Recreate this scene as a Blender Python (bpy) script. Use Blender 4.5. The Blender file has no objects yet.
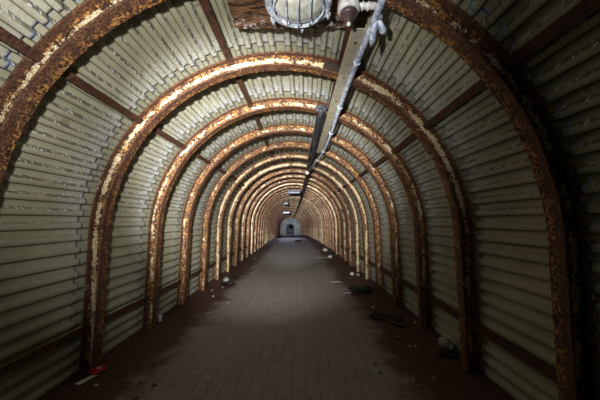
import bpy, bmesh, math, random
from mathutils import Vector, Matrix, noise
random.seed(7)
PI = math.pi
C = bpy.context.scene.collection

# ------------------------------------------------------------------ dimensions
RI, H, BF = 1.80, 0.138, 0.115       # inner flange radius, rib depth, flange width
RL = 1.970                           # mean radius of the corrugated lining
ZC = 1.254                           # height of the arch centre above the floor
D0, SP = 1.69, 1.02                  # first rib, spacing
NR = 45                              # number of ribs
YEND = D0 + SP * NR                  # end wall
PITCH, AMP = 0.1175, 0.021
YBACK = -1.6

def wx(z):
    "the section is a touch narrower than a half circle and its legs splay to the floor"
    return 0.980 + 0.032 * max(0.0, min(1.0, (ZC - z) / ZC))
def ry(i): return D0 + SP * i - (0.035 if i == 0 else 0)
def ax(y):
    "sideways / vertical drift of the tunnel axis"
    t = max(0.0, (y - 8.0) / 39.6)
    return -1.08 * t * t + 0.028 * math.tanh((y - 3.1) / 0.8), -1.20 * t * t

# ------------------------------------------------------------------ node helpers
def new_mat(name):
    m = bpy.data.materials.new(name); m.use_nodes = True
    nt = m.node_tree; nt.nodes.clear()
    out = nt.nodes.new('ShaderNodeOutputMaterial')
    b = nt.nodes.new('ShaderNodeBsdfPrincipled')
    nt.links.new(b.outputs[0], out.inputs[0])
    return m, nt, b

class N:
    def __init__(s, nt): s.nt = nt
    def node(s, t, **kw):
        n = s.nt.nodes.new(t)
        for k, v in kw.items(): setattr(n, k, v)
        return n
    def link(s, a, b): s.nt.links.new(a, b)
    def noise(s, vec, scale, detail=4, rough=0.6, dist=0.0):
        n = s.node('ShaderNodeTexNoise'); n.inputs['Scale'].default_value = scale
        n.inputs['Detail'].default_value = detail; n.inputs['Roughness'].default_value = rough
        n.inputs['Distortion'].default_value = dist
        if vec is not None: s.link(vec, n.inputs['Vector'])
        return n.outputs['Fac']
    def math(s, op, a, b=None, c=None, clamp=False):
        n = s.node('ShaderNodeMath', operation=op); n.use_clamp = clamp
        for i, v in enumerate((a, b, c)):
            if v is None: continue
            if isinstance(v, (int, float)): n.inputs[i].default_value = v
            else: s.link(v, n.inputs[i])
        return n.outputs[0]
    def step(s, v, a, b):
        n = s.node('ShaderNodeMapRange'); n.interpolation_type = 'SMOOTHSTEP'
        s.link(v, n.inputs['Value'])
        for k, q in (('From Min', a), ('From Max', b)):
            if isinstance(q, (int, float)): n.inputs[k].default_value = q
            else: s.link(q, n.inputs[k])
        return n.outputs[0]
    def mix(s, f, a, b):
        n = s.node('ShaderNodeMix', data_type='RGBA')
        for i, v in ((0, f), (6, a), (7, b)):
            if isinstance(v, (int, float)): n.inputs[i].default_value = v
            elif isinstance(v, tuple): n.inputs[i].default_value = (*v, 1)
            else: s.link(v, n.inputs[i])
        return n.outputs[2]
    def bump(s, h, strength, dist):
        n = s.node('ShaderNodeBump'); n.inputs['Strength'].default_value = strength
        n.inputs['Distance'].default_value = dist; s.link(h, n.inputs['Height'])
        return n.outputs[0]

def simple(name, col, rough=0.6, metal=0.0, var=0.35, scale=20, dark=None, bump=0.002):
    m, nt, b = new_mat(name); n = N(nt)
    co = n.node('ShaderNodeTexCoord').outputs['Object']
    f = n.step(n.noise(co, scale, 5), 0.4, 0.62)
    d = dark or tuple(c * (1 - var) for c in col)
    n.link(n.mix(f, d, col), b.inputs['Base Color'])
    b.inputs['Roughness'].default_value = rough; b.inputs['Metallic'].default_value = metal
    if bump: n.link(n.bump(n.noise(co, scale * 3, 4), 0.6, bump), b.inputs['Normal'])
    return m

def rust(name, paint_bias=0.0, dark=False, spec=0.45, where=None):
    "rusted steel with flaking cream paint; 'flake' on the object says how much paint is left"
    m, nt, b = new_mat(name); n = N(nt)
    co = n.node('ShaderNodeTexCoord').outputs['Object']
    at = n.node('ShaderNodeAttribute', attribute_type='OBJECT', attribute_name='flake').outputs['Fac']
    oi = n.node('ShaderNodeObjectInfo').outputs['Random']
    vm = n.node('ShaderNodeVectorMath', operation='ADD'); n.link(co, vm.inputs[0])
    cx = n.node('ShaderNodeCombineXYZ')
    n.link(n.math('MULTIPLY', at, 37.0), cx.inputs[0]); n.link(n.math('MULTIPLY', at, 91.0), cx.inputs[2])
    n.link(cx.outputs[0], vm.inputs[1]); v = vm.outputs[0]
    n1 = n.noise(v, 12, 6, 0.75); n2 = n.noise(v, 48, 5, 0.8); n3 = n.noise(v, 4.5, 5, 0.75); n4 = n.noise(v, 80, 4, 0.8)
    if dark:
        c = n.mix(n.step(n2, 0.40, 0.60), (0.020, 0.009, 0.006), (0.115, 0.042, 0.018))
        c = n.mix(n.step(n4, 0.55, 0.7), c, (0.20, 0.085, 0.035))
    else:
        c = n.mix(n.step(n2, 0.40, 0.60), (0.014, 0.007, 0.006), (0.185, 0.070, 0.030))
        c = n.mix(n.step(n.math('ADD', n.math('MULTIPLY', n1, 0.5), n.math('MULTIPLY', n2, 0.5)), 0.492, 0.55), c, n.mix(n.step(n4, 0.4, 0.6), (0.12, 0.036, 0.013), (0.74, 0.37, 0.10)))
        mixd = n.math('ADD', n.math('MULTIPLY', n3, 0.62), n.math('MULTIPLY', n2, 0.38))
        th = n.math('SUBTRACT', 0.648 - paint_bias, n.math('MULTIPLY', at, 0.15))
        sep = n.node('ShaderNodeSeparateXYZ'); n.link(co, sep.inputs[0])
        if where == 'web':       # paint survives in a stripe along the inner half of the web
            zz = n.math('MAXIMUM', n.math('SUBTRACT', sep.outputs[2], ZC), 0.0)
            rr = n.math('SQRT', n.math('ADD', n.math('MULTIPLY', sep.outputs[0], sep.outputs[0]), n.math('MULTIPLY', zz, zz)))
            off = n.math('ABSOLUTE', n.math('SUBTRACT', rr, RI + 0.062))
            bell = n.math('SUBTRACT', 1.0, n.step(off, 0.006, 0.048))
            th = n.math('SUBTRACT', n.math('ADD', th, 0.085), n.math('MULTIPLY', bell, 0.150))
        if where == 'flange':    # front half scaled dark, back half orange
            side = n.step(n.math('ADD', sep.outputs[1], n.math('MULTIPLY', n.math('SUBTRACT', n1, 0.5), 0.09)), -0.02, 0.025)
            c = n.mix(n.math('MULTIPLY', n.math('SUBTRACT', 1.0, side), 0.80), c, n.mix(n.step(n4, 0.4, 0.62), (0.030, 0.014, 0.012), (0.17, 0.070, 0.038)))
        pf = n.step(mixd, th, n.math('ADD', th, 0.028))
        c = n.mix(pf, c, n.mix(n.step(n4, 0.42, 0.56), (0.42, 0.24, 0.07), (0.88, 0.80, 0.56)))
    n.link(c, b.inputs['Base Color'])
    b.inputs['Roughness'].default_value = 0.62
    b.inputs['Specular IOR Level'].default_value = spec
    n.link(n.bump(n.math('ADD', n2, n.math('MULTIPLY', n4, 0.6)), 0.9, 0.008), b.inputs['Normal'])
    return m

def lining_mat():
    m, nt, b = new_mat('corrugated_lining'); n = N(nt)
    uv = n.node('ShaderNodeUVMap', uv_map='surf').outputs[0]
    sx = n.node('ShaderNodeSeparateXYZ'); n.link(uv, sx.inputs[0]); u, v = sx.outputs[0], sx.outputs[1]
    base = n.mix(n.step(n.noise(uv, 1.7, 5, 0.65), 0.35, 0.65), (0.35, 0.335, 0.225), (0.46, 0.445, 0.32))
    # faint streaks along the sheets
    mp = n.node('ShaderNodeMapping'); n.link(uv, mp.inputs[0]); mp.inputs['Scale'].default_value = (30, 1.2, 1)
    base = n.mix(n.math('MULTIPLY', n.step(n.noise(mp.outputs[0], 1, 3), 0.5, 0.75), 0.35), base, (0.22, 0.21, 0.14))
    # brown weeping patches
    base = n.mix(n.math('MULTIPLY', n.step(n.noise(uv, 3.1, 6, 0.7), 0.60, 0.72), 0.6), base, (0.13, 0.10, 0.06))
    half = n.math('ABSOLUTE', n.math('SUBTRACT', u, (2 * ZC + PI * RL) / 2))
    high = n.math('SUBTRACT', 1.0, n.step(half, PI * RL * 0.40, PI * RL * 0.52))
    # condensation beads along each corrugation, their glitter painted in as white dots
    ph = n.math('FRACT', n.math('DIVIDE', n.math('ABSOLUTE', n.math('SUBTRACT', u, (2 * ZC + PI * RL) / 2)), PITCH))
    band = n.math('ABSOLUTE', n.math('SUBTRACT', ph, 0.46))
    line = n.math('SUBTRACT', 1.0, n.step(n.math('ADD', band, n.math('MULTIPLY', n.math('SUBTRACT', n.noise(uv, 26, 3), 0.5), 0.16)), 0.055, 0.12))
    vo = n.node('ShaderNodeTexVoronoi'); n.link(uv, vo.inputs['Vector']); vo.inputs['Scale'].default_value = 62
    vc = n.node('ShaderNodeSeparateXYZ'); n.link(vo.outputs['Color'], vc.inputs[0])
    dots = n.math('MULTIPLY', n.math('SUBTRACT', 1.0, n.step(vo.outputs['Distance'], 0.28, 0.50)), n.step(vc.outputs[0], 0.40, 0.48))
    patch = n.step(n.noise(uv, 4, 3), 0.30, 0.55)
    # frosting close to the lapped sheet ends
    q = n.math('FRACT', n.math('DIVIDE', n.math('SUBTRACT', v, D0 - 0.11 - 20 * SP), SP))   # 0 at a seam, rising away to the next
    near = n.step(q, 0.45, 0.97)
    frost_n = n.math('ADD', n.noise(uv, 42, 5, 0.8), n.math('MULTIPLY', near, 0.17))
    frost = n.math('MULTIPLY', n.math('MULTIPLY', n.step(frost_n, 0.60, 0.70), n.step(near, 0.05, 0.5)), n.math('MULTIPLY', n.math('ADD', 0.25, n.math('MULTIPLY', high, 0.75)), n.math('ADD', 0.18, n.math('MULTIPLY', n.step(v, 1.6, 3.6), 0.82))))
    line = n.math('MULTIPLY', line, high)
    beads = n.math('MULTIPLY', n.math('MULTIPLY', dots, line), n.math('MAXIMUM', patch, near), clamp=True)
    c = n.mix(n.math('MULTIPLY', frost, 0.85), base, (0.76, 0.82, 0.90))
    c = n.mix(beads, c, (0.95, 0.97, 1.0))
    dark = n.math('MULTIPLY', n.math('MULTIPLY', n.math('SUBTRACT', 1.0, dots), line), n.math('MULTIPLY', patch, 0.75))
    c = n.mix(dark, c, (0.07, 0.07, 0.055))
    # darker, slightly wavering line along the crease opposite
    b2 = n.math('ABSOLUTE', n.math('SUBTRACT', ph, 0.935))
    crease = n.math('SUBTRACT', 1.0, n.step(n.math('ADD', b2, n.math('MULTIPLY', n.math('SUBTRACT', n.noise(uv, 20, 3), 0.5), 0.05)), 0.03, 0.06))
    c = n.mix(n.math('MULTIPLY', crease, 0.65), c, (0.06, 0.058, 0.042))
    # blue-grey sealer smeared on the lap
    sd = n.math('ABSOLUTE', n.math('SUBTRACT', n.math('FRACT', n.math('ADD', q, 0.5)), 0.5))
    seam = n.math('SUBTRACT', 1.0, n.step(n.math('SUBTRACT', sd, n.math('MULTIPLY', n.math('SUBTRACT', n.noise(uv, 30, 4), 0.45), 0.05)), 0.006, 0.020))
    seam = n.math('MULTIPLY', seam, n.step(n.noise(uv, 13, 3), 0.40, 0.55))
    c = n.mix(n.math('MULTIPLY', seam, 0.8), c, (0.30, 0.40, 0.62))
    n.link(c, b.inputs['Base Color'])
    n.link(n.math('SUBTRACT', 0.62, n.math('MULTIPLY', beads, 0.45)), b.inputs['Roughness'])
    b.inputs['Specular IOR Level'].default_value = 0.35
    hgt = n.math('ADD', n.math('ADD', beads, n.math('MULTIPLY', frost, 0.6)), n.math('MULTIPLY', n.noise(uv, 60, 3), 0.25))
    n.link(n.bump(hgt, 0.6, 0.004), b.inputs['Normal'])
    return m

def floor_mat():
    m, nt, b = new_mat('floor_paving'); n = N(nt)
    uv = n.node('ShaderNodeUVMap', uv_map='surf').outputs[0]
    sx = n.node('ShaderNodeSeparateXYZ'); n.link(uv, sx.inputs[0]); u, v = sx.outputs[0], sx.outputs[1]
    mp = n.node('ShaderNodeMapping'); n.link(uv, mp.inputs[0]); mp.inputs['Rotation'].default_value = (0, 0, PI / 2)
    br = n.node('ShaderNodeTexBrick'); n.link(mp.outputs[0], br.inputs['Vector'])
    br.inputs['Scale'].default_value = 1.0; br.inputs['Brick Width'].default_value = 0.22
    br.inputs['Row Height'].default_value = 0.125; br.inputs['Mortar Size'].default_value = 0.008
    br.inputs['Mortar Smooth'].default_value = 0.5
    br.inputs['Color1'].default_value = (0.33, 0.30, 0.275, 1); br.inputs['Color2'].default_value = (0.27, 0.243, 0.22, 1)
    br.inputs['Mortar'].default_value = (0.22, 0.198, 0.176, 1)
    worn = n.step(n.noise(uv, 1.8, 5, 0.7), 0.38, 0.62)
    c = n.mix(n.math('MULTIPLY', worn, 0.85), br.outputs['Color'], (0.30, 0.275, 0.25))
    c = n.mix(n.math('MULTIPLY', n.step(n.noise(uv, 7, 6, 0.75), 0.55, 0.7), 0.6), c, (0.085, 0.066, 0.054))
    c = n.mix(n.math('MULTIPLY', n.step(n.noise(uv, 4.2, 6, 0.8), 0.62, 0.72), 0.5), c, (0.42, 0.40, 0.39))
    # reddish rust scale and soil along both sides
    au = n.math('ABSOLUTE', n.math('ADD', u, 0.06))
    w = n.math('ADD', au, n.math('MULTIPLY', n.math('SUBTRACT', n.noise(uv, 2.2, 6, 0.72), 0.5), 1.1))
    side = n.step(w, 1.05, 1.40)
    soil = n.mix(n.step(n.noise(uv, 30, 5, 0.75), 0.38, 0.66), (0.028, 0.015, 0.011), (0.150, 0.066, 0.044))
    c = n.mix(side, c, soil)
    # grit
    vo = n.node('ShaderNodeTexVoronoi'); n.link(uv, vo.inputs['Vector']); vo.inputs['Scale'].default_value = 26
    vc = n.node('ShaderNodeSeparateXYZ'); n.link(vo.outputs['Color'], vc.inputs[0])
    g = n.math('MULTIPLY', n.math('SUBTRACT', 1.0, n.step(vo.outputs['Distance'], 0.10, 0.24)), n.step(vc.outputs[0], 0.955, 0.965))
    c = n.mix(g, c, (0.42, 0.41, 0.40))
    g2 = n.math('MULTIPLY', n.math('SUBTRACT', 1.0, n.step(vo.outputs['Distance'], 0.15, 0.34)), n.step(vc.outputs[1], 0.95, 0.96))
    c = n.mix(g2, c, (0.02, 0.015, 0.013))
    n.link(c, b.inputs['Base Color']); b.inputs['Roughness'].default_value = 0.6
    h = n.math('ADD', n.math('MULTIPLY', br.outputs['Fac'], -0.4), n.math('MULTIPLY', n.noise(uv, 35, 5, 0.7), n.math('ADD', 0.35, side)))
    n.link(n.bump(h, 0.7, 0.012), b.inputs['Normal'])
    return m

M = dict(
    rust=rust('rusted_steel', -0.03, where='flange'), web=rust('rusted_painted_web', 0.04, where='web'), darkrust=rust('dark_rust', 0, True),
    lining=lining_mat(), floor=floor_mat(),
    plaster=simple('end_wall_plaster', (0.36, 0.37, 0.36), 0.85, var=0.35, scale=1.6),
    cool=simple('pale_blue_paint', (0.30, 0.36, 0.48), 0.8, var=0.3, scale=2),
    tray=simple('cream_tray_paint', (0.50, 0.46, 0.34), 0.5, var=0.22, scale=9),
    pipe=simple('weathered_blue_white_paint', (0.78, 0.86, 1.0), 0.35, var=0.5, scale=26, dark=(0.32, 0.40, 0.58)),
    plate=simple('tarred_splice_plate', (0.06, 0.035, 0.025), 0.7, var=0.7, scale=40),
    black=simple('black_cable_jacket', (0.022, 0.024, 0.034), 0.5, var=0.5, scale=20, dark=(0.05, 0.055, 0.075)),
    white=simple('lamp_white_paint', (0.84, 0.90, 1.0), 0.35, var=0.5, scale=22, dark=(0.30, 0.34, 0.42)),
    fitting=simple('white_fitting_paint', (0.80, 0.80, 0.79), 0.35, var=0.4, scale=14),
    plug=simple('purple_brown_plug', (0.11, 0.065, 0.068), 0.4, var=0.5, scale=14),
    glass=None, wood=None,
    paper=simple('white_paper', (0.78, 0.79, 0.84), 0.8, var=0.15, scale=8),
    greypaper=simple('grey_paper', (0.42, 0.43, 0.46), 0.85, var=0.3, scale=8),
    red=simple('red_foil', (0.62, 0.035, 0.035), 0.4, var=0.2, scale=12),
    plastic=simple('pale_plastic_bag', (0.62, 0.62, 0.58), 0.35, var=0.55, scale=9),
    binbag=simple('black_refuse', (0.018, 0.018, 0.022), 0.4, var=0.5, scale=9),
    plank=simple('rotten_dark_timber', (0.04, 0.03, 0.024), 0.85, var=0.6, scale=14),
    stone=simple('rubble_stone', (0.36, 0.35, 0.33), 0.9, var=0.4, scale=14),
)

def wood():
    m, nt, b = new_mat('flaking_brown_board'); n = N(nt)
    co = n.node('ShaderNodeTexCoord').outputs['Object']
    mp = n.node('ShaderNodeMapping'); n.link(co, mp.inputs[0]); mp.inputs['Scale'].default_value = (3, 14, 6)
    a = n.noise(mp.outputs[0], 1.6, 7, 0.75, 0.8); c2 = n.noise(mp.outputs[0], 4.5, 5, 0.7)
    c = n.mix(n.step(a, 0.42, 0.58), (0.030, 0.014, 0.008), (0.24, 0.115, 0.05))
    c = n.mix(n.step(c2, 0.58, 0.66), c, (0.45, 0.25, 0.08))
    sep = n.node('ShaderNodeSeparateXYZ'); n.link(co, sep.inputs[0])
    c = n.mix(n.math('MULTIPLY', n.step(n.noise(co, 30, 4), 0.5, 0.62), n.step(sep.outputs[1], 0.17, 0.30)), c, (0.55, 0.50, 0.52))
    n.link(c, b.inputs['Base Color']); b.inputs['Roughness'].default_value = 0.6
    n.link(n.bump(a, 0.9, 0.01), b.inputs['Normal'])
    return m
M['wood'] = wood()
def glassm():
    m, nt, b = new_mat('dusty_lamp_glass'); n = N(nt)
    co = n.node('ShaderNodeTexCoord').outputs['Object']
    n.link(n.mix(n.step(n.noise(co, 14, 4), 0.42, 0.6), (0.55, 0.55, 0.46), (0.80, 0.80, 0.74)), b.inputs['Base Color'])
    b.inputs['Roughness'].default_value = 0.14; b.inputs['Coat Weight'].default_value = 0.6
    return m
M['glass'] = glassm(); M['dim'] = simple('dark_room_wall', (0.10, 0.10, 0.11), 0.9, var=0.4, scale=2)  # dark grey for the walls behind the end doorway
def emis(name, col, s):
    m, nt, b = new_mat(name)
    b.inputs['Base Color'].default_value = (*col, 1)
    b.inputs['Emission Color'].default_value = (*col, 1); b.inputs['Emission Strength'].default_value = s
    return m
M['tube_lit'] = emis('lit_fluorescent_diffuser', (0.55, 0.62, 1.0), 1.1)
M['diffuser'] = simple('unlit_diffuser', (0.10, 0.12, 0.19), 0.3, var=0.25, scale=6)

# ------------------------------------------------------------------ object helpers
def obj(name, bm, mat, parent=None, smooth=False, loc=None, **props):
    bmesh.ops.recalc_face_normals(bm, faces=bm.faces) if bm.faces else None
    me = bpy.data.meshes.new(name); bm.to_mesh(me); bm.free()
    if isinstance(mat, (list, tuple)):
        for q in mat: me.materials.append(q)
    else: me.materials.append(mat)
    if smooth:
        for p in me.polygons: p.use_smooth = True
    o = bpy.data.objects.new(name, me); C.objects.link(o)
    if parent: o.parent = parent
    if loc is not None: o.location = loc
    for k, v in props.items(): o[k] = v
    return o

def tag(o, label, cat, group=None):
    o['label'] = label; o['category'] = cat
    if group: o['group'] = group
    return o
def thing(name, loc, label, cat, group=None, rot=(0, 0, 0)):
    o = bpy.data.objects.new(name, None); C.objects.link(o); o.location = loc; o.rotation_euler = rot
    o.empty_display_size = 0.1
    return tag(o, label, cat, group)

def dup(root, loc, label, group, flake=None):
    r = root.copy(); C.objects.link(r); r.location = loc; tag(r, label, root['category'], group)
    if flake is not None: r['flake'] = flake
    for ch in list(root.children):
        c = ch.copy(); C.objects.link(c); c.parent = r
        if flake is not None: c['flake'] = flake
        for g in ch.children:
            d = g.copy(); C.objects.link(d); d.parent = c
            if flake is not None: d['flake'] = flake
    return r

def add_box(bm, c, s, rot=None):
    mt = Matrix.Translation(c)
    if rot is not None: mt = mt @ rot
    mt = mt @ Matrix.Diagonal((*s, 1))
    return bmesh.ops.create_cube(bm, size=1, matrix=mt)['verts']
def bev(bm, w, seg=2):
    bmesh.ops.bevel(bm, geom=list(bm.edges), offset=w, segments=seg, affect='EDGES', profile=0.6)
def add_cyl(bm, a, b, r, r2=None, seg=16, caps=True):
    a, b = Vector(a), Vector(b); d = b - a
    mt = Matrix.Translation((a + b) / 2) @ d.to_track_quat('Z', 'Y').to_matrix().to_4x4()
    return bmesh.ops.create_cone(bm, cap_ends=caps, segments=seg, radius1=r, radius2=r if r2 is None else r2, depth=d.length, matrix=mt)['verts']
def add_tube(bm, pts, r, seg=10):
    pts = [Vector(p) for p in pts]; rings = []
    up = Vector((0, 0, 1))
    for i, p in enumerate(pts):
        t = (pts[min(i + 1, len(pts) - 1)] - pts[max(i - 1, 0)]).normalized()
        u_ = t.cross(up)
        if u_.length < 1e-3: u_ = t.cross(Vector((1, 0, 0)))
        u_.normalize(); w_ = t.cross(u_).normalized()
        rr = r[i] if isinstance(r, (list, tuple)) else r
        rings.append([bm.verts.new(p + (u_ * math.cos(k * 2 * PI / seg) + w_ * math.sin(k * 2 * PI / seg)) * rr) for k in range(seg)])
    for a, b in zip(rings, rings[1:]):
        for k in range(seg): bm.faces.new((a[k], a[(k + 1) % seg], b[(k + 1) % seg], b[k]))
    bm.faces.new(rings[0]); bm.faces.new(rings[-1][::-1])
def add_torus(bm, c, R, r, seg=40, sseg=10, squash=1.0, axis='Z'):
    rings = []
    for i in range(seg):
        a = 2 * PI * i / seg; ring = []
        for k in range(sseg):
            b = 2 * PI * k / sseg
            rr = R + r * math.cos(b); z = r * math.sin(b) * squash
            p = Vector((rr * math.cos(a), rr * math.sin(a), z))
            if axis == 'X': p = Vector((p.z, p.x, p.y))
            if axis == 'Y': p = Vector((p.x, p.z, p.y))
            ring.append(bm.verts.new(Vector(c) + p))
        rings.append(ring)
    for i in range(seg):
        A, B = rings[i], rings[(i + 1) % seg]
        for k in range(sseg): bm.faces.new((A[k], A[(k + 1) % sseg], B[(k + 1) % sseg], B[k]))
def lathe(bm, prof, seg=40, c=(0, 0, 0)):
    rings = [[bm.verts.new(Vector(c) + Vector((r * math.cos(2 * PI * k / seg), r * math.sin(2 * PI * k / seg), z))) for k in range(seg)] for r, z in prof]
    for a, b in zip(rings, rings[1:]):
        for k in range(seg): bm.faces.new((a[k], a[(k + 1) % seg], b[(k + 1) % seg], b[k]))
    bm.faces.new(rings[0]); bm.faces.new(rings[-1][::-1])

# arch path: s runs from the left foot, up, over the crown and down to the right foot
def arch(r, s_, zbot=0.0):
    leg = ZC - zbot
    if s_ < leg: return Vector((-r, zbot + s_)), Vector((-1, 0))
    s2 = s_ - leg
    if s2 < PI * r:
        a = PI - s2 / r
        d = Vector((math.cos(a), math.sin(a)))
        return Vector((0, ZC)) + d * r, d
    return Vector((r, ZC - (s2 - PI * r))), Vector((1, 0))

# ------------------------------------------------------------------ setting: lining
NSEG = 8
S_TOT = 2 * ZC + PI * RL
NODES = [(0.0, 1), (0.18, 1), (0.35, .98), (0.375, .86), (0.475, -.86), (0.50, -.98), (0.68, -1), (0.84, -.98), (0.865, -.86), (0.97, .86)]
PROF = []          # trapezoidal profile, mirrored about the crown: (s, outward offset)
_h = []
_k = 0
while _k * PITCH < S_TOT / 2 + PITCH:
    _h += [((_k + t_) * PITCH, v_) for t_, v_ in NODES]; _k += 1
_h = [q for q in _h if q[0] <= S_TOT / 2]
PROF = [(S_TOT / 2 - a_, v_) for a_, v_ in reversed(_h)] + [(S_TOT / 2 + a_, v_) for a_, v_ in _h[1:]]
seams = []
k = -3
while D0 - 0.11 + k * SP < YEND: seams.append(D0 - 0.11 + k * SP); k += 1
seams.append(YEND + 0.05)
def lining(name, s0, s1):
    bm = bmesh.new(); uvl = bm.loops.layers.uv.new('surf'); uvs = {}
    pr = [q for q in PROF if s0 - 0.012 <= q[0] <= s1 + 0.012]; ns = len(pr) - 1
    for a, b in zip(seams, seams[1:]):
        ys = [a - 0.04, a + 0.02] + [a + (b - a) * t for t in (0.2, 0.4, 0.6, 0.8)] + [b - 0.02, b, b]
        if b > 22: ys = [a - 0.04, a + 0.02, (a + b) / 2, b, b]
        rows = []
        for j, y in enumerate(ys):
            xo, zo = ax(y); t = (y - ys[0]) / (b - ys[0])
            lift = 0.009 * (1 - t) + (0.008 if j == len(ys) - 1 else 0)
            row = []
            for i in range(ns + 1):
                s_, pv = pr[i]
                p, nrm = arch(RL, s_, -0.0)
                wob = 0.002 * noise.noise((s_ * 2.3, y * 1.7, 3.1)) + 0.006 * noise.noise((s_ * 0.7, y * 0.9, 8.1))
                prof = AMP * pv
                q = p + nrm * (prof + lift + wob)
                vt = bm.verts.new((q.x * wx(q.y) + xo, y, q.y + zo)); uvs[vt] = (s_, y); row.append(vt)
            rows.append(row)
        for A, B in zip(rows, rows[1:]):
            for i in range(ns): bm.faces.new((A[i], B[i], B[i + 1], A[i + 1]))
    for f in bm.faces:
        for l in f.loops: l[uvl].uv = uvs[l.vert]
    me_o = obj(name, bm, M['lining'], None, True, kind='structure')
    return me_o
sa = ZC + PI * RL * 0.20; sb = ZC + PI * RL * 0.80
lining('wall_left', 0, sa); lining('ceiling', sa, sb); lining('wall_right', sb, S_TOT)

# floor ribbon
def floor_h(x, y):
    e = max(0.0, abs(x + 0.05) - 1.25) / 0.75
    n1 = noise.noise((x * 2.1, y * 1.3, 0.0)); n2 = noise.noise((x * 9, y * 9, 5.0))
    return e * (0.02 + 0.03 * n1) + 0.010 * e * n2 + 0.003 * n1
bm = bmesh.new(); uvl = bm.loops.layers.uv.new('surf'); uvs = {}
ys = []; y = YBACK
while y < YEND + 8: ys.append(y); y += 0.09 if y < 8 else 0.35
rows = []
for y in ys:
    xo, zo = ax(min(y, YEND)); row = []
    for i in range(61):
        x = -2.06 + 4.12 * i / 60
        vt = bm.verts.new((x + xo, y, zo + floor_h(x, y))); uvs[vt] = (x, y); row.append(vt)
    rows.append(row)
for A, B in zip(rows, rows[1:]):
    for i in range(60): bm.faces.new((A[i], A[i + 1], B[i + 1], B[i]))
for f in bm.faces:
    for l in f.loops: l[uvl].uv = uvs[l.vert]
obj('floor', bm, M['floor'], None, True, kind='structure')

# ------------------------------------------------------------------ ribs
NA = 72
FB = 0.14          # legs reach a little into the dirt
def swept(r0, r1, y0, y1, bev_=0.004, wob=0.0, seed=0):
    "closed rectangular section swept round the arch"
    bm = bmesh.new(); rings = []
    ss = []
    rm = (r0 + r1) / 2
    zb = -0.03
    leg = ZC - zb
    nl = 8
    pts = [(-1, zb + leg * i / nl, None) for i in range(nl)] + [(0, 0, PI - PI * i / NA) for i in range(NA + 1)] + [(1, ZC - leg * (i + 1) / nl, None) for i in range(nl)]
    b = bev_
    for idx, (sd, z, a) in enumerate(pts):
        ring = []
        w1 = wob * noise.noise((idx * 0.9, seed, 0.3)); w2 = wob * noise.noise((idx * 0.9, seed, 7.3))
        for rr, yy in ((r0 + w1, y0 + b), (r0 + w1, y1 - b), (r0 + b, y1 + w2), (r1 - b, y1 + w2), (r1, y1 - b), (r1, y0 + b), (r1 - b, y0 - w2), (r0 + b, y0 - w2)):
            if a is None: ring.append(bm.verts.new((sd * rr * wx(z), yy, z)))
            else: ring.append(bm.verts.new((math.cos(a) * rr * 0.980, yy, ZC + math.sin(a) * rr)))
        rings.append(ring)
    for A, B in zip(rings, rings[1:]):
        for k in range(8): bm.faces.new((A[k], A[(k + 1) % 8], B[(k + 1) % 8], B[k]))
    bm.faces.new(rings[0]); bm.faces.new(rings[-1][::-1])
    return bm

ORD = ['first', 'second', 'third', 'fourth', 'fifth', 'sixth', 'seventh', 'eighth', 'ninth', 'tenth', 'eleventh', 'twelfth', 'thirteenth', 'fourteenth', 'fifteenth', 'sixteenth']
NUQ = 16
def rib_label(i):
    if i == 0: return 'nearest and largest rusted steel arch rib, cut by the top of the picture'
    if i < NUQ:
        look = {1: 'with thick cream flakes over its crown', 2: 'orange rust with a dark seam', 3: 'brown rust and thin yellow flakes', 4: 'mostly brown rust',
                5: 'with a broad cream band', 6: 'nearly all pale cream paint on its web'}.get(i, 'with cream and brown flaking paint')
        return '%s rusted steel arch rib from the camera, %s' % (ORD[i], look)
    return 'small far steel arch rib, in the tightly packed run before the end wall'
T = 0.016
flk = [0.45, 0.62, 0.35, 0.20, 0.15, 0.65, 0.85, 0.20, 0.45, 0.15]
def make_rib():
    r = thing('steel_arch_rib', (0, 0, 0), '', 'rib', 'steel arch ribs of the tunnel'); r['flake'] = 0.5
    w = obj('web', swept(RI + T * 0.7, RI + H - T * 0.7, -0.009, 0.009, 0.002), M['web'], r, flake=0.5)
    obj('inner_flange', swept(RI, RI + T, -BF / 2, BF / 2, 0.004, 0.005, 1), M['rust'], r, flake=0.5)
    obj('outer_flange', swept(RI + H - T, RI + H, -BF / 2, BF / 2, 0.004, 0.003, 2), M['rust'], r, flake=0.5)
    # splice plates near the crown, bolted to the web on both faces
    for side in (-1, 1):
        bm = bmesh.new(); a = math.radians(74)
        rot = Matrix.Rotation(PI / 2 - a, 4, 'Y')
        rc = RI + H / 2
        cpt = Vector((math.cos(a) * rc, side * 0.017, ZC + math.sin(a) * rc))
        add_box(bm, cpt, (0.17, 0.016, H - 2 * T - 0.01), rot)
        for q in (-0.055, -0.018, 0.018, 0.055):
            aa = a + q / rc
            for dr in (-0.03, 0.03):
                p = Vector((math.cos(aa) * (rc + dr), 0, ZC + math.sin(aa) * (rc + dr)))
                add_cyl(bm, p + Vector((0, side * 0.024, 0)), p + Vector((0, side * 0.036, 0)), 0.011, seg=6)
        obj('splice_plate', bm, M['plate'], r, flake=0.1)
    return r
rib0 = make_rib()
ribs = []
for i in range(NR):
    y = ry(i); xo, zo = ax(y)
    fl = flk[i] if i < len(flk) else random.choice([0.15, 0.25, 0.4, 0.8])
    if i == 0:
        rib0.location = (xo, y, zo); rib0['label'] = rib_label(0); r = rib0
        for ch in rib0.children: ch['flake'] = fl if 'splice' not in ch.name else 0.1
    else:
        r = dup(rib0, (xo, y, zo), rib_label(i), 'steel arch ribs of the tunnel', fl)
        r.rotation_euler = (math.radians(random.uniform(-.3, .3)), 0, math.radians(random.uniform(-.35, .35)))
    ribs.append(r)

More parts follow.
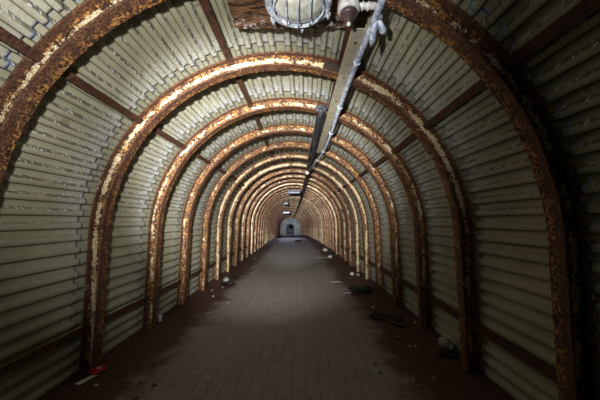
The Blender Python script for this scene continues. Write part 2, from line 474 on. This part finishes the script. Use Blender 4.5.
# ------------------------------------------------------------------ tie bars between ribs
def bar_mesh(L, sd):
    "rusted angle bar lying along +Y with pitted edges"
    bm = bmesh.new(); n_ = 44; rings = []
    prof = [(-0.030, -0.004), (0.030, -0.004), (0.030, 0.004), (-0.022, 0.006), (-0.022, 0.040), (-0.030, 0.040)]
    for j in range(n_ + 1):
        y = L * j / n_; ring = []
        for q, (px, pz) in enumerate(prof):
            e = 0.006
            ring.append(bm.verts.new((px + e * noise.noise((j * 1.3, q * 3.1, sd)), y, pz + e * noise.noise((j * 1.3, q * 3.1, sd + 9)))))
        rings.append(ring)
    for A, B in zip(rings, rings[1:]):
        for k in range(6): bm.faces.new((A[k], A[(k + 1) % 6], B[(k + 1) % 6], B[k]))
    bm.faces.new(rings[0]); bm.faces.new(rings[-1][::-1])
    return bm
lines = [  # direction in the arch section (x, z about arch centre), words
    (Vector((-1.44, 1.25)), 'high on the left', 'upper left'), (Vector((1.50, 1.20)), 'high on the right', 'upper right'),
    (Vector((-0.52, 1.85)), 'left of the crown', 'left crown'), (Vector((0.62, 1.83)), 'right of the crown', 'right crown'),
    ((-1, 0.44), 'low on the left', 'lower left'), ((1, 0.46), 'low on the right', 'lower right')]
proto = {}
for li, (dv, words, short) in enumerate(lines):
    grp = 'tie bars of the %s line' % short
    for i in range(-1, NR - 1):
        if i == -1 and li > 1: continue
        if li < 4:
            d = dv.normalized(); r_ = RI + H - 0.032 - 0.012
            def pos(y_, r_=r_, d=d):
                xo, zo = ax(y_); return Vector((xo + d.x * r_ * 0.980, y_, zo + ZC + d.y * r_))
            rl = math.atan2(d.x, d.y)     # local z points outwards
        else:
            r_ = RI + H - 0.050
            def pos(y_, s=dv[0], z=dv[1]):
                xo, zo = ax(y_); return Vector((xo + s * r_ * wx(z), y_, zo + z))
            rl = math.radians(90) * dv[0]
        ya, yb = ry(i) + 0.011, ry(i + 1) - 0.011
        if short.endswith('crown') : pass
        a, b = pos(ya), pos(yb)
        jit = Vector((0, 0, random.uniform(-.012, .012)))
        b += jit; a -= jit * 0.5
        L = (b - a).length
        key = li % 2
        if key not in proto:
            o = obj('tie_bar', bar_mesh(1.0, key * 5 + 1.0), M['darkrust']); proto[key] = o
        else:
            o = proto[key].copy(); C.objects.link(o)
        o.location = a; o.scale = (1, L, 1)
        q = (b - a).to_track_quat('Y', 'Z').to_matrix().to_4x4() @ Matrix.Rotation(rl, 4, 'Y')
        o.rotation_euler = q.to_euler()
        o['flake'] = random.random()
        if i == -1: lab = 'rusty tie bar %s running from the nearest rib to the picture edge' % words
        elif i < NUQ - 1: lab = 'rusty tie bar %s between the %s and %s ribs' % (words, ORD[i], ORD[i + 1])
        else: lab = 'far small rusty tie bar %s between the packed far ribs' % words
        tag(o, lab, 'tie bar', grp)

# ------------------------------------------------------------------ camera
F = 270.0
CAM = Vector((0.151, 0.0, 1.50))
cam_d = bpy.data.cameras.new('camera'); cam = bpy.data.objects.new('camera', cam_d); C.objects.link(cam)
cam_d.sensor_width = 36; cam_d.lens = F / 600 * 36; cam_d.clip_start = 0.05; cam_d.clip_end = 200
cam.location = CAM
PT = math.radians(1.5)
cam.rotation_euler = (PI / 2 + PT, 0, 0)
SX, SY = 3.0, 20 - F * math.tan(PT)      # the photograph is framed slightly off its optical axis
cam_d.shift_x = SX / 600; cam_d.shift_y = SY / 600
bpy.context.scene.camera = cam
bpy.context.view_layer.update()
MW = cam.rotation_euler.to_matrix()
def on_floor(px, py, h=0.0):
    d = MW @ Vector(((px - 300 + SX) / F, -(py - 200 - SY) / F, -1))
    zt = 0.0
    for _ in range(6):
        t = (zt + h - CAM.z) / d.z; p = CAM + d * t
        xo, zo = ax(p.y); zt = zo + floor_h(p.x - xo, p.y)
    return Vector((p.x, p.y, zt))

# ------------------------------------------------------------------ overhead tray, conduits
# cream cable tray (down-turned channel) with the painted conduit clipped under its right lip
EY = CAM.z
tx, tz, y0, y1 = 0.151 + 0.505, EY + 1.39, 1.95, 5.62
bm = bmesh.new()
add_box(bm, (tx - 0.042, (y0 + y1) / 2, tz + 0.018), (0.105, y1 - y0, 0.006))
add_box(bm, (tx - 0.0915, (y0 + y1) / 2, tz + 0.036), (0.006, y1 - y0, 0.036))
add_box(bm, (tx + 0.007, (y0 + y1) / 2, tz + 0.036), (0.006, y1 - y0, 0.036))
tray_t = thing('cable_tray', (0, 0, 0), 'cream painted cable tray with rust spots hung below the crown, right of centre', 'cable tray')
obj('channel', bm, M['tray'], tray_t)
for i in range(4):
    yb = D0 + SP * i
    bm = bmesh.new()
    zt = EY + 1.544 if True else 0
    # hanger strap reaching the rib flange above
    ang = (tx - 0.02) / RI
    zf = ZC + math.sqrt(RI ** 2 - (tx - 0.02) ** 2)
    add_box(bm, (tx - 0.05, yb, (tz + 0.045 + zf + 0.01) / 2), (0.035, 0.03, abs(zf + 0.01 - tz - 0.045)))
    add_box(bm, (tx - 0.02, yb, tz + 0.052), (0.15, 0.035, 0.008))
    obj('hanger', bm, M['darkrust'], tray_t, flake=0.2)
for i in range(7):
    bm = bmesh.new(); yb = 2.1 + i * 0.52
    add_cyl(bm, (tx - 0.045, yb, tz + 0.016), (tx - 0.045, yb, tz + 0.008), 0.012, seg=8)
    obj('bolt', bm, M['rust'], tray_t, flake=0.1)
bm = bmesh.new()
pts = [(tx + 0.035 + 0.012 * math.sin(y_ * 1.7), y_, tz + 0.004) for y_ in [1.3 + 0.24 * k for k in range(19)]]
add_tube(bm, pts, 0.024, 12)
cond = thing('conduit_pipe', (0, 0, 0), 'chipped blue-white painted conduit pipe running along the right lip of the cream tray', 'pipe')
obj('tube', bm, M['pipe'], cond, True)
for yb in (2.35, 3.3, 4.3, 5.45):
    bm = bmesh.new(); x_ = tx + 0.035 + 0.012 * math.sin(yb * 1.7)
    add_torus(bm, (x_, yb, tz + 0.004), 0.027, 0.006, 20, 8, axis='Y')
    add_box(bm, (x_ - 0.02, yb, tz + 0.024), (0.06, 0.02, 0.008))
    obj('clip', bm, M['pipe'], cond)
# thin continuation bending to the left, ending in a white end cap
bm = bmesh.new()
e0 = Vector(pts[-1]); e1 = Vector((0.151 + 0.29, 7.6, EY + 1.34))
add_tube(bm, [e0 + Vector((0, -0.01, 0)), e0 + Vector((-0.02, 0.12, 0.0)), e0.lerp(e1, 0.5), e1], 0.015, 10)
th = thing('thin_conduit', (0, 0, 0), 'thin grey conduit leaving the end of the cream tray, capped with a white knob', 'pipe')
obj('tube', bm, M['pipe'], th, True)
bm = bmesh.new(); lathe(bm, [(0.015, -0.05), (0.045, -0.045), (0.055, 0), (0.05, 0.03), (0.02, 0.05)], 16)
kn = obj('end_cap', bm, M['fitting'], th, True, loc=e1)
# black cable bundle
bm = bmesh.new()
bx_, bz_ = 0.151 + 0.315, EY + 1.47
def cable(off, r_, seg=8):
    P = []
    y_ = 3.55
    while y_ < YEND - 1:
        xo, zo = ax(y_)
        k_ = (y_ - D0) / SP
        sag = 0.018 * abs(math.sin(k_ * PI))
        P.append((bx_ + xo + off[0] + 0.01 * math.sin(y_ * 1.3 + off[0] * 60), y_, bz_ + zo + off[1] - sag)); y_ += 0.255
    add_tube(bm, P, r_, seg)
cable((0, 0), 0.034); cable((-0.055, 0.012), 0.020); cable((0.045, 0.02), 0.018)
tag(obj('cable_bundle', bm, M['black'], None, True), 'black sagging cable bundle running along the crown from the third rib to the far end', 'cable')
# junction where the bundle starts
bm = bmesh.new(); add_box(bm, (0, 0, 0), (0.12, 0.14, 0.08)); bev(bm, 0.012)
jb = thing('junction_box', (bx_ - 0.005, 3.62, bz_ + 0.02), 'black square junction box at the start of the cable bundle', 'junction box')
obj('box', bm, M['black'], jb)
bm = bmesh.new(); add_box(bm, (0, 0, -0.046), (0.10, 0.12, 0.012)); bev(bm, 0.003, 1)
obj('lid', bm, M['darkrust'], jb, flake=0.3)

# ------------------------------------------------------------------ board and caged bulkhead lamp
bz = EY + 1.60
bm = bmesh.new()
def plank(x0, x1, ya, yb, z, th_, sd):
    vs = add_box(bm, ((x0 + x1) / 2, (ya + yb) / 2, z), (x1 - x0, yb - ya, th_))
bd = thing('mounting_board', (0.151 - 0.05, 1.85, bz), 'flaking dark brown timber board under the crown holding the caged lamp', 'board')
for j in range(3):
    bm = bmesh.new(); w_ = 0.225
    add_box(bm, (0, -0.225 + j * 0.228, 0.0), (0.92, w_, 0.032)); 
    bmesh.ops.subdivide_edges(bm, edges=[e for e in bm.edges if e.calc_length() > 0.5], cuts=24)
    for v in bm.verts:
        v.co.y += 0.006 * noise.noise((v.co.x * 14, j, 1)); v.co.z += 0.003 * noise.noise((v.co.x * 7, j, 4)); v.co.x += 0.008 * noise.noise((v.co.y * 30, j, v.co.z * 20))
    obj('plank', bm, M['wood'], bd)
for sx_ in (-0.28, 0.28):
    bm = bmesh.new(); add_box(bm, (sx_, -0.0, 0.033), (0.05, 0.70, 0.035)); obj('batten', bm, M['darkrust'], bd, flake=0.3)
# lamp: round canopy, domed glass, ring and cage, hanging under the board
lx, ly_, lz = 0.151 + 0.010, 1.82, bz - 0.018
lamp = thing('bulkhead_lamp', (lx, ly_, lz), 'round caged bulkhead lamp in chipped blue-white paint under the crown', 'lamp')
bm = bmesh.new(); lathe(bm, [(0.15, 0), (0.185, -0.006), (0.205, -0.05), (0.20, -0.075), (0.15, -0.08)], 44)
obj('housing', bm, M['white'], lamp, True)
bm = bmesh.new(); lathe(bm, [(0.178, -0.07), (0.176, -0.09), (0.160, -0.115), (0.125, -0.135), (0.07, -0.147), (0.01, -0.150)], 40)
obj('glass_dome', bm, M['glass'], lamp, True)
bm = bmesh.new(); add_torus(bm, (0, 0, -0.088), 0.207, 0.025, 52, 12)
ring = obj('clamping_ring', bm, M['white'], lamp, True)
for k_ in range(6):
    a = k_ * PI / 3 + 0.4; bm = bmesh.new()
    c_ = Vector((math.cos(a) * 0.232, math.sin(a) * 0.232, -0.088))
    add_box(bm, c_, (0.035, 0.028, 0.05), Matrix.Rotation(a, 4, 'Z')); bev(bm, 0.004, 1)
    add_cyl(bm, c_ + Vector((0, 0, -0.024)), c_ + Vector((0, 0, -0.040)), 0.010, seg=6)
    obj('lug', bm, M['white'], ring)
cg = bmesh.new()
for x_ in (-0.082, 0.0, 0.082):
    half = math.sqrt(0.20 ** 2 - x_ ** 2)
    P = [(x_, -half * math.cos(t * PI), -0.092 - 0.076 * math.sin(t * PI) ** 0.6 * (half / 0.20)) for t in [i / 18 for i in range(19)]]
    add_tube(cg, P, 0.0055, 8)
for rr, zz in ((0.172, -0.135),):
    add_torus(cg, (0, 0, zz), rr, 0.0055, 40, 8)
obj('wire_cage', cg, M['white'], lamp, True)

# conduit fitting beside the lamp
fx, fy, fz = 0.151 + 0.350, 1.79, EY + 1.42
ft = thing('conduit_fitting', (fx, fy, fz), 'white round conduit fitting with purple-brown plug beside the caged lamp', 'conduit fitting')
bm = bmesh.new(); lathe(bm, [(0.03, 0.075), (0.058, 0.07), (0.066, 0.05), (0.068, -0.005), (0.060, -0.018), (0.04, -0.02)], 28)
obj('cap', bm, M['fitting'], ft, True)
bm = bmesh.new(); lathe(bm, [(0.052, -0.016), (0.055, -0.03), (0.050, -0.055), (0.030, -0.06), (0.027, -0.10), (0.015, -0.104)], 24)
obj('plug', bm, M['plug'], ft, True)
bm = bmesh.new(); lathe(bm, [(0.013, -0.10), (0.013, -0.125), (0.006, -0.13)], 12); obj('nozzle', bm, M['fitting'], ft, True)
bm = bmesh.new()
add_tube(bm, [(0.05, 0, 0.03), (0.10, 0, 0.032), (0.16, 0.0, 0.034), (0.235, 0.0, 0.034)], [0.022, 0.022, 0.026, 0.026], 14)
add_torus(bm, (0.085, 0, 0.031), 0.025, 0.006, 20, 8, axis='X'); add_torus(bm, (0.12, 0, 0.032), 0.025, 0.006, 20, 8, axis='X')
obj('side_pipe', bm, M['fitting'], ft, True)
bm = bmesh.new(); add_tube(bm, [(0, 0, 0.07), (0, 0.0, 0.13), (0, 0.02, (bz - fz - 0.017) / 0.85)], 0.016, 10); obj('stem', bm, M['pipe'], ft, True)
ft.scale = (1.1, 1.1, 0.85)
# shut-off lever at the end of the side pipe
lv = thing('lever_handle', (fx + 0.215, fy + 0.02, fz + 0.0), 'small pale blue lever handle clamped on the conduit near the top edge', 'handle')
bm = bmesh.new(); add_torus(bm, (0, 0, 0.03), 0.030, 0.012, 20, 8, axis='X'); add_box(bm, (0.0, 0, -0.01), (0.026, 0.035, 0.06)); obj('clamp', bm, M['pipe'], lv, True)
bm = bmesh.new()
add_tube(bm, [(-0.01, 0.01, -0.02), (-0.02, 0.07, -0.065), (-0.012, 0.13, -0.095), (-0.005, 0.19, -0.11)], [0.014, 0.020, 0.026, 0.012], 10)
obj('lever', bm, M['pipe'], lv, True)
bm = bmesh.new(); add_tube(bm, [(0.005, 0.03, -0.03), (0.05, 0.09, -0.06), (0.075, 0.12, -0.07)], [0.012, 0.028, 0.010], 10); obj('wing', bm, M['pipe'], lv, True)

# ------------------------------------------------------------------ far hanging light fittings
def far_lamp(y_, dx, lit, label, wid=0.42, hang=0.2):
    xo, zo = ax(y_)
    t = thing('ceiling_light', (xo + dx, y_, zo + ZC + RI - hang), label, 'ceiling light', 'light fittings along the crown')
    bm = bmesh.new(); add_box(bm, (0, 0, 0.05), (wid, 0.16, 0.10)); bev(bm, 0.015); obj('body', bm, M['black'], t)
    bm = bmesh.new(); add_box(bm, (0, -0.01, -0.035), (wid * 0.92, 0.15, 0.075)); bev(bm, 0.02); obj('diffuser', bm, M['tube_lit'] if lit else M['diffuser'], t)
    for s in (-1, 1):
        bm = bmesh.new(); add_cyl(bm, (s * wid * 0.35, 0, 0.10), (s * wid * 0.35, 0, hang - RI + math.sqrt(RI ** 2 - (dx + s * wid * .35) ** 2) + 0.01), 0.012, seg=8); obj('hanger', bm, M['darkrust'], t, flake=0.1)
    return t
far_lamp(D0 + SP * 11, 0.0, False, 'nearer hanging light fitting with dark body and pale unlit diffuser', 0.62, 0.20)
far_lamp(D0 + SP * 16, -0.55, False, 'middle hanging light fitting with dark body, left of the crown', 0.30, 0.36)
far_lamp(D0 + SP * 23, -0.66, True, 'farthest hanging light fitting, glowing lavender blue', 0.62, 0.62)

# ------------------------------------------------------------------ end wall with arched doorway and the space behind
xo, zo = ax(YEND)
def arch_outline(w, hleg, n_):
    return [(-w, 0)] + [(-w, hleg)] + [(w * math.cos(PI - PI * i / n_), hleg + w * math.sin(PI - PI * i / n_)) for i in range(1, n_)] + [(w, hleg), (w, 0)]
NW = 32
inner = arch_outline(0.78, 1.35, NW); outer = arch_outline(RL + 0.05, ZC, NW)
bm = bmesh.new()
ya, yb = YEND, YEND + 0.35
fi = [bm.verts.new((x, ya, z)) for x, z in inner]; fo = [bm.verts.new((x, ya, z)) for x, z in outer]
bi = [bm.verts.new((x, yb, z)) for x, z in inner]; bo = [bm.verts.new((x, yb, z)) for x, z in outer]
for i in range(len(inner) - 1):
    bm.faces.new((fi[i], fi[i + 1], fo[i + 1], fo[i])); bm.faces.new((bi[i], bi[i + 1], bo[i + 1], bo[i]))
    bm.faces.new((fi[i], fi[i + 1], bi[i + 1], bi[i])); bm.faces.new((fo[i], fo[i + 1], bo[i + 1], bo[i]))
obj('wall_end', bm, M['plaster'], None, loc=(xo, 0, zo), kind='structure')
# blue painted frame round the opening
bm = bmesh.new(); in2 = arch_outline(0.70, 1.35, NW); rr = []
for (x, z), (x2, z2) in zip(inner, in2):
    rr.append([bm.verts.new((x, ya - 0.04, z)), bm.verts.new((x2, ya - 0.04, z2)), bm.verts.new((x2, ya + 0.36, z2)), bm.verts.new((x, ya + 0.36, z))])
for A, B in zip(rr, rr[1:]):
    for k_ in range(4): bm.faces.new((A[k_], A[(k_ + 1) % 4], B[(k_ + 1) % 4], B[k_]))
obj('trim_1', bm, M['cool'], None, loc=(xo, 0, zo), kind='structure')
# room behind: side walls, ceiling, back wall with opening
bm = bmesh.new()
add_box(bm, (xo - 1.3, YEND + 3.6, zo + 1.3), (0.1, 6.6, 2.6)); obj('wall_left_1', bm, M['dim'], None, kind='structure')
bm = bmesh.new()
add_box(bm, (xo + 1.3, YEND + 3.6, zo + 1.3), (0.1, 6.6, 2.6)); obj('wall_right_1', bm, M['dim'], None, kind='structure')
bm = bmesh.new()
add_box(bm, (xo, YEND + 3.6, zo + 2.62), (2.8, 6.6, 0.1)); obj('ceiling_1', bm, M['black'], None, kind='structure')
bm = bmesh.new(); yb = YEND + 6.9
for c_, s_ in (((xo, yb, zo + 0.5), (2.6, 0.15, 1.0)), ((xo, yb, zo + 2.15), (2.6, 0.15, 0.9)), ((xo - 0.85, yb, zo + 1.35), (0.9, 0.15, 0.7)), ((xo + 0.85, yb, zo + 1.35), (0.9, 0.15, 0.7))):
    add_box(bm, c_, s_)
obj('wall_end_1', bm, M['dim'], None, kind='structure')

# ------------------------------------------------------------------ litter on the floor
def crumple(px, py, size, mat, name, label, cat, sq=0.55, seed=0, sub=3, group=None, amp=0.35, stretch=1.0):
    p = on_floor(px, py, size * sq * 0.4)
    bm = bmesh.new(); bmesh.ops.create_icosphere(bm, subdivisions=sub, radius=size / 2)
    for v in bm.verts:
        n_ = v.co.normalized()
        d = 1 + amp * noise.noise(n_ * 2.1 + Vector((seed, 0, 0))) + amp * 0.6 * abs(noise.noise(n_ * 5 + Vector((0, seed, 0))))
        v.co = v.co * d; v.co.z *= sq; v.co.x *= stretch
    zmin = min(v.co.z for v in bm.verts)
    for v in bm.verts: v.co.z -= zmin + 0.004
    return tag(obj(name, bm, mat, None, False, loc=p), label, cat, group)
def sheet(px, py, w, l, rz, mat, name, label, cat, seed=0, th_=0.004, curl=0.02, group=None):
    p = on_floor(px, py)
    bm = bmesh.new(); n_ = 8; top = []
    for i in range(n_ + 1):
        row = []
        for j in range(n_ + 1):
            x = w * (i / n_ - .5); y_ = l * (j / n_ - .5)
            if i in (0, n_): y_ *= 1 - 0.2 * noise.noise((seed, i, 1.0))
            x += 0.08 * w * noise.noise((seed * 3, i * .8, j * .8)); 
            z = 0.012 + curl * (abs(noise.noise((i * .45 + seed, j * .45, 0))) + 0.6 * abs(noise.noise((i * 1.1 + seed, j * 1.1, 4))))
            row.append((bm.verts.new((x, y_, z + th_)), bm.verts.new((x, y_, z))))
        top.append(row)
    for i in range(n_):
        for j in range(n_):
            a, b, c, d = top[i][j], top[i + 1][j], top[i + 1][j + 1], top[i][j + 1]
            bm.faces.new((a[0], b[0], c[0], d[0])); bm.faces.new((a[1], d[1], c[1], b[1]))
    edge = [top[i][0] for i in range(n_ + 1)] + [top[n_][j] for j in range(1, n_ + 1)] + [top[i][n_] for i in range(n_ - 1, -1, -1)] + [top[0][j] for j in range(n_ - 1, 0, -1)]
    for a, b in zip(edge, edge[1:] + edge[:1]): bm.faces.new((a[0], b[0], b[1], a[1]))
    mn = min(v.co.z for v in bm.verts)
    for v in bm.verts: v.co.z -= mn - 0.001
    o = tag(obj(name, bm, mat, None, False, loc=p), label, cat, group); o.rotation_euler = (0, 0, rz); return o

sheet(87, 380, 0.055, 0.17, -0.35, M['paper'], 'paper_slip', 'white folded paper slip beside the red packet at lower left', 'paper', 1, curl=0.012)
# red packet with a small white mark
pk = on_floor(98, 373)
pt = thing('crisp_packet', pk, 'crumpled red packet with a white patch at the foot of the second rib', 'packet', rot=(0, 0, -0.5))
bm = bmesh.new(); bmesh.ops.create_icosphere(bm, subdivisions=3, radius=0.06)
for v in bm.verts:
    v.co = v.co * (1 + 0.35 * noise.noise(v.co * 28)); v.co.x *= 1.15; v.co.z = v.co.z * 0.42 + 0.026
obj('wrapper', bm, M['red'], pt)
bm = bmesh.new(); bmesh.ops.create_icosphere(bm, subdivisions=2, radius=0.02)
for v in bm.verts: v.co.z = v.co.z * 0.3 + 0.05; v.co.x += 0.01; v.co.x *= 1 + .5 * noise.noise(v.co * 60)
obj('white_patch', bm, M['paper'], pt)
crumple(96, 385, 0.035, M['paper'], 'paper_scrap', 'tiny pale scrap just in front of the red packet', 'scrap', 0.5, 3, 2)
crumple(446, 345, 0.15, M['plastic'], 'plastic_bag', 'crumpled pale plastic bag against the right wall', 'bag', 0.75, 5, 4)
crumple(457, 347, 0.10, M['greypaper'], 'plastic_bag', 'smaller grey crumpled bag wedged between the pale bag and a rib', 'bag', 0.7, 15, 3)
crumple(448, 354, 0.13, M['binbag'], 'rag', 'black rag lying in front of the pale plastic bag', 'rag', 0.3, 6, 3, stretch=1.5)
# cup on the left
p = on_floor(160, 321)
bm = bmesh.new(); lathe(bm, [(0.024, 0), (0.026, 0.002), (0.034, 0.075), (0.036, 0.078), (0.033, 0.078), (0.024, 0.006)], 20)
tag(obj('paper_cup', bm, M['paper'], None, True, loc=p), 'small white paper cup behind the third rib on the left', 'cup')
sheet(209, 313, 0.12, 0.05, 0.5, M['greypaper'], 'paper_scrap', 'pale flat scrap on the left of the path', 'scrap', 4, curl=0.006)
crumple(226, 280, 0.12, M['plastic'], 'plastic_bag', 'small white bag against the left ribs', 'bag', 0.8, 8)
crumple(228, 283.5, 0.20, M['binbag'], 'rag', 'dark rag heap under the small white bag on the left', 'rag', 0.35, 9, stretch=1.4)
crumple(236, 276, 0.16, M['binbag'], 'rag', 'dark rag just beyond the white bag on the left', 'rag', 0.4, 19)
sheet(336, 282, 0.22, 0.05, 0.1, M['paper'], 'paper_scrap', 'flat white paper in the path, farther one on the right', 'scrap', 5, curl=0.003)
sheet(347, 293, 0.17, 0.04, 0.25, M['paper'], 'paper_scrap', 'flat white paper in the path, nearer one on the right', 'scrap', 6, curl=0.003)
crumple(352, 274, 0.10, M['paper'], 'paper_ball', 'crumpled white paper ball by the right ribs, larger of a pair', 'paper', 0.8, 11)
crumple(358, 275, 0.08, M['plastic'], 'paper_ball', 'crumpled paper ball by the right ribs, smaller of a pair', 'paper', 0.8, 12)
crumple(361, 289, 0.34, M['binbag'], 'refuse_bag', 'slumped black refuse bag by the right ribs', 'bag', 0.42, 13, 4, stretch=1.3)
crumple(369, 288, 0.13, M['greypaper'], 'carton', 'grey crushed carton beside the slumped black bag', 'carton', 0.7, 14)
sheet(386, 318, 0.42, 0.26, -0.5, M['plank'], 'timber_scrap', 'broken dark flat timber lying on the right of the path', 'timber', 7, th_=0.02, curl=0.05)
sheet(396, 324, 0.26, 0.10, -0.9, M['binbag'], 'rubber_mat', 'torn black mat piece beside the broken timber', 'mat', 8, th_=0.01, curl=0.03)
crumple(373, 307, 0.05, M['paper'], 'paper_scrap', 'pale scrap beyond the broken timber', 'scrap', 0.5, 16, 2)
crumple(383, 326, 0.05, M['stone'], 'stone', 'small pale stone just before the broken timber', 'stone', 0.6, 17, 2)
crumple(415, 322, 0.04, M['paper'], 'paper_scrap', 'tiny white scrap near the third right rib foot', 'scrap', 0.6, 18, 2)
crumple(325, 250, 0.20, M['plastic'], 'plastic_bag', 'far white bag against the right wall', 'bag', 0.7, 20, group=None)
crumple(330, 257, 0.14, M['paper'], 'plastic_bag', 'white bag a little nearer than the far one on the right wall', 'bag', 0.7, 21)
sheet(322, 257.5, 0.5, 0.12, 0.1, M['greypaper'], 'paper_scrap', 'long pale paper strip in the far part of the path', 'scrap', 22, curl=0.01)
crumple(298, 241, 0.5, M['binbag'], 'refuse_bag', 'far black refuse bag lying near the end doorway', 'bag', 0.25, 23)
# scattered rubble, countable and individual
st = None
spots = []
for i in range(46):
    sd = random.choice((-1, 1)); y_ = random.uniform(2.2, 14); x_ = sd * random.uniform(0.95, 1.72)
    spots.append((x_, y_))
for i, (x_, y_) in enumerate(spots):
    sc = random.uniform(0.5, 1.3)
    if st is None:
        bm = bmesh.new(); bmesh.ops.create_icosphere(bm, subdivisions=2, radius=0.022)
        for v in bm.verts: v.co = v.co * (1 + 0.5 * noise.noise(v.co * 60)); v.co.z *= 0.7
        o = st = obj('rubble_stone', bm, M['stone'])
    else:
        o = st.copy(); C.objects.link(o)
    xo_, zo_ = ax(y_)
    o.location = (x_ + xo_, y_, zo_ + floor_h(x_, y_) + 0.008 * sc); o.scale = (sc, sc, sc); o.rotation_euler = (0, 0, random.uniform(0, 6))
    tag(o, 'small rubble stone lying in the %s dirt strip' % ('left' if x_ < 0 else 'right'), 'stone', 'rubble stones in the dirt along the %s wall' % ('left' if x_ < 0 else 'right'))

# ------------------------------------------------------------------ light: hand lamp held up to the left of the camera
LP = Vector((-0.25, 0.10, EY + 0.45))
def spot(name, power, deg, blend, aim, col=(1.0, 0.98, 0.94), rad=0.03):
    d = bpy.data.lights.new(name, 'SPOT'); d.energy = power; d.spot_size = math.radians(deg); d.spot_blend = blend
    d.color = col; d.shadow_soft_size = rad
    o = bpy.data.objects.new(name, d); C.objects.link(o); o.location = LP
    o.rotation_euler = (Vector(aim) - LP).to_track_quat('-Z', 'Y').to_euler(); return o
spot('torch_flood', 265, 112, 1.0, (-0.70, 2.8, EY + 1.35))
spot('torch_beam', 2600, 60, 1.0, (-0.40, 6.0, EY + 0.6))
spot('torch_core', 12000, 24, 1.0, (-0.15, 14.0, EY - 0.1), col=(0.93, 0.95, 1.0))
spot('torch_hot', 30000, 8, 1.0, (-0.60, 35.0, EY - 0.3), col=(0.88, 0.92, 1.0))
# bluish glow of the far fitting
xl, zl = ax(D0 + SP * 23)
d = bpy.data.lights.new('far_fitting_light', 'AREA'); d.shape = 'RECTANGLE'; d.size = 0.7; d.size_y = 0.15; d.energy = 60; d.color = (0.62, 0.68, 1.0)
o = bpy.data.objects.new('far_fitting_light', d); C.objects.link(o); o.location = (xl - 0.66, D0 + SP * 23, zl + ZC + RI - 0.72)
# room behind the end doorway
d = bpy.data.lights.new('back_room_light', 'POINT'); d.energy = 45; d.color = (0.6, 0.7, 1.0); d.shadow_soft_size = 0.15
o = bpy.data.objects.new('back_room_light', d); C.objects.link(o); o.location = (xo - 0.5, YEND + 3.5, zo + 1.9)

w = bpy.data.worlds.new('world'); bpy.context.scene.world = w; w.use_nodes = True
w.node_tree.nodes['Background'].inputs[0].default_value = (0.5, 0.55, 0.7, 1)
w.node_tree.nodes['Background'].inputs[1].default_value = 0.003
sc = bpy.context.scene
sc.view_settings.view_transform = 'Standard'; sc.view_settings.look = 'None'; sc.view_settings.gamma = 1
sc.view_settings.exposure = 0.0
try: sc.view_settings.use_curve_mapping = False
except Exception: pass
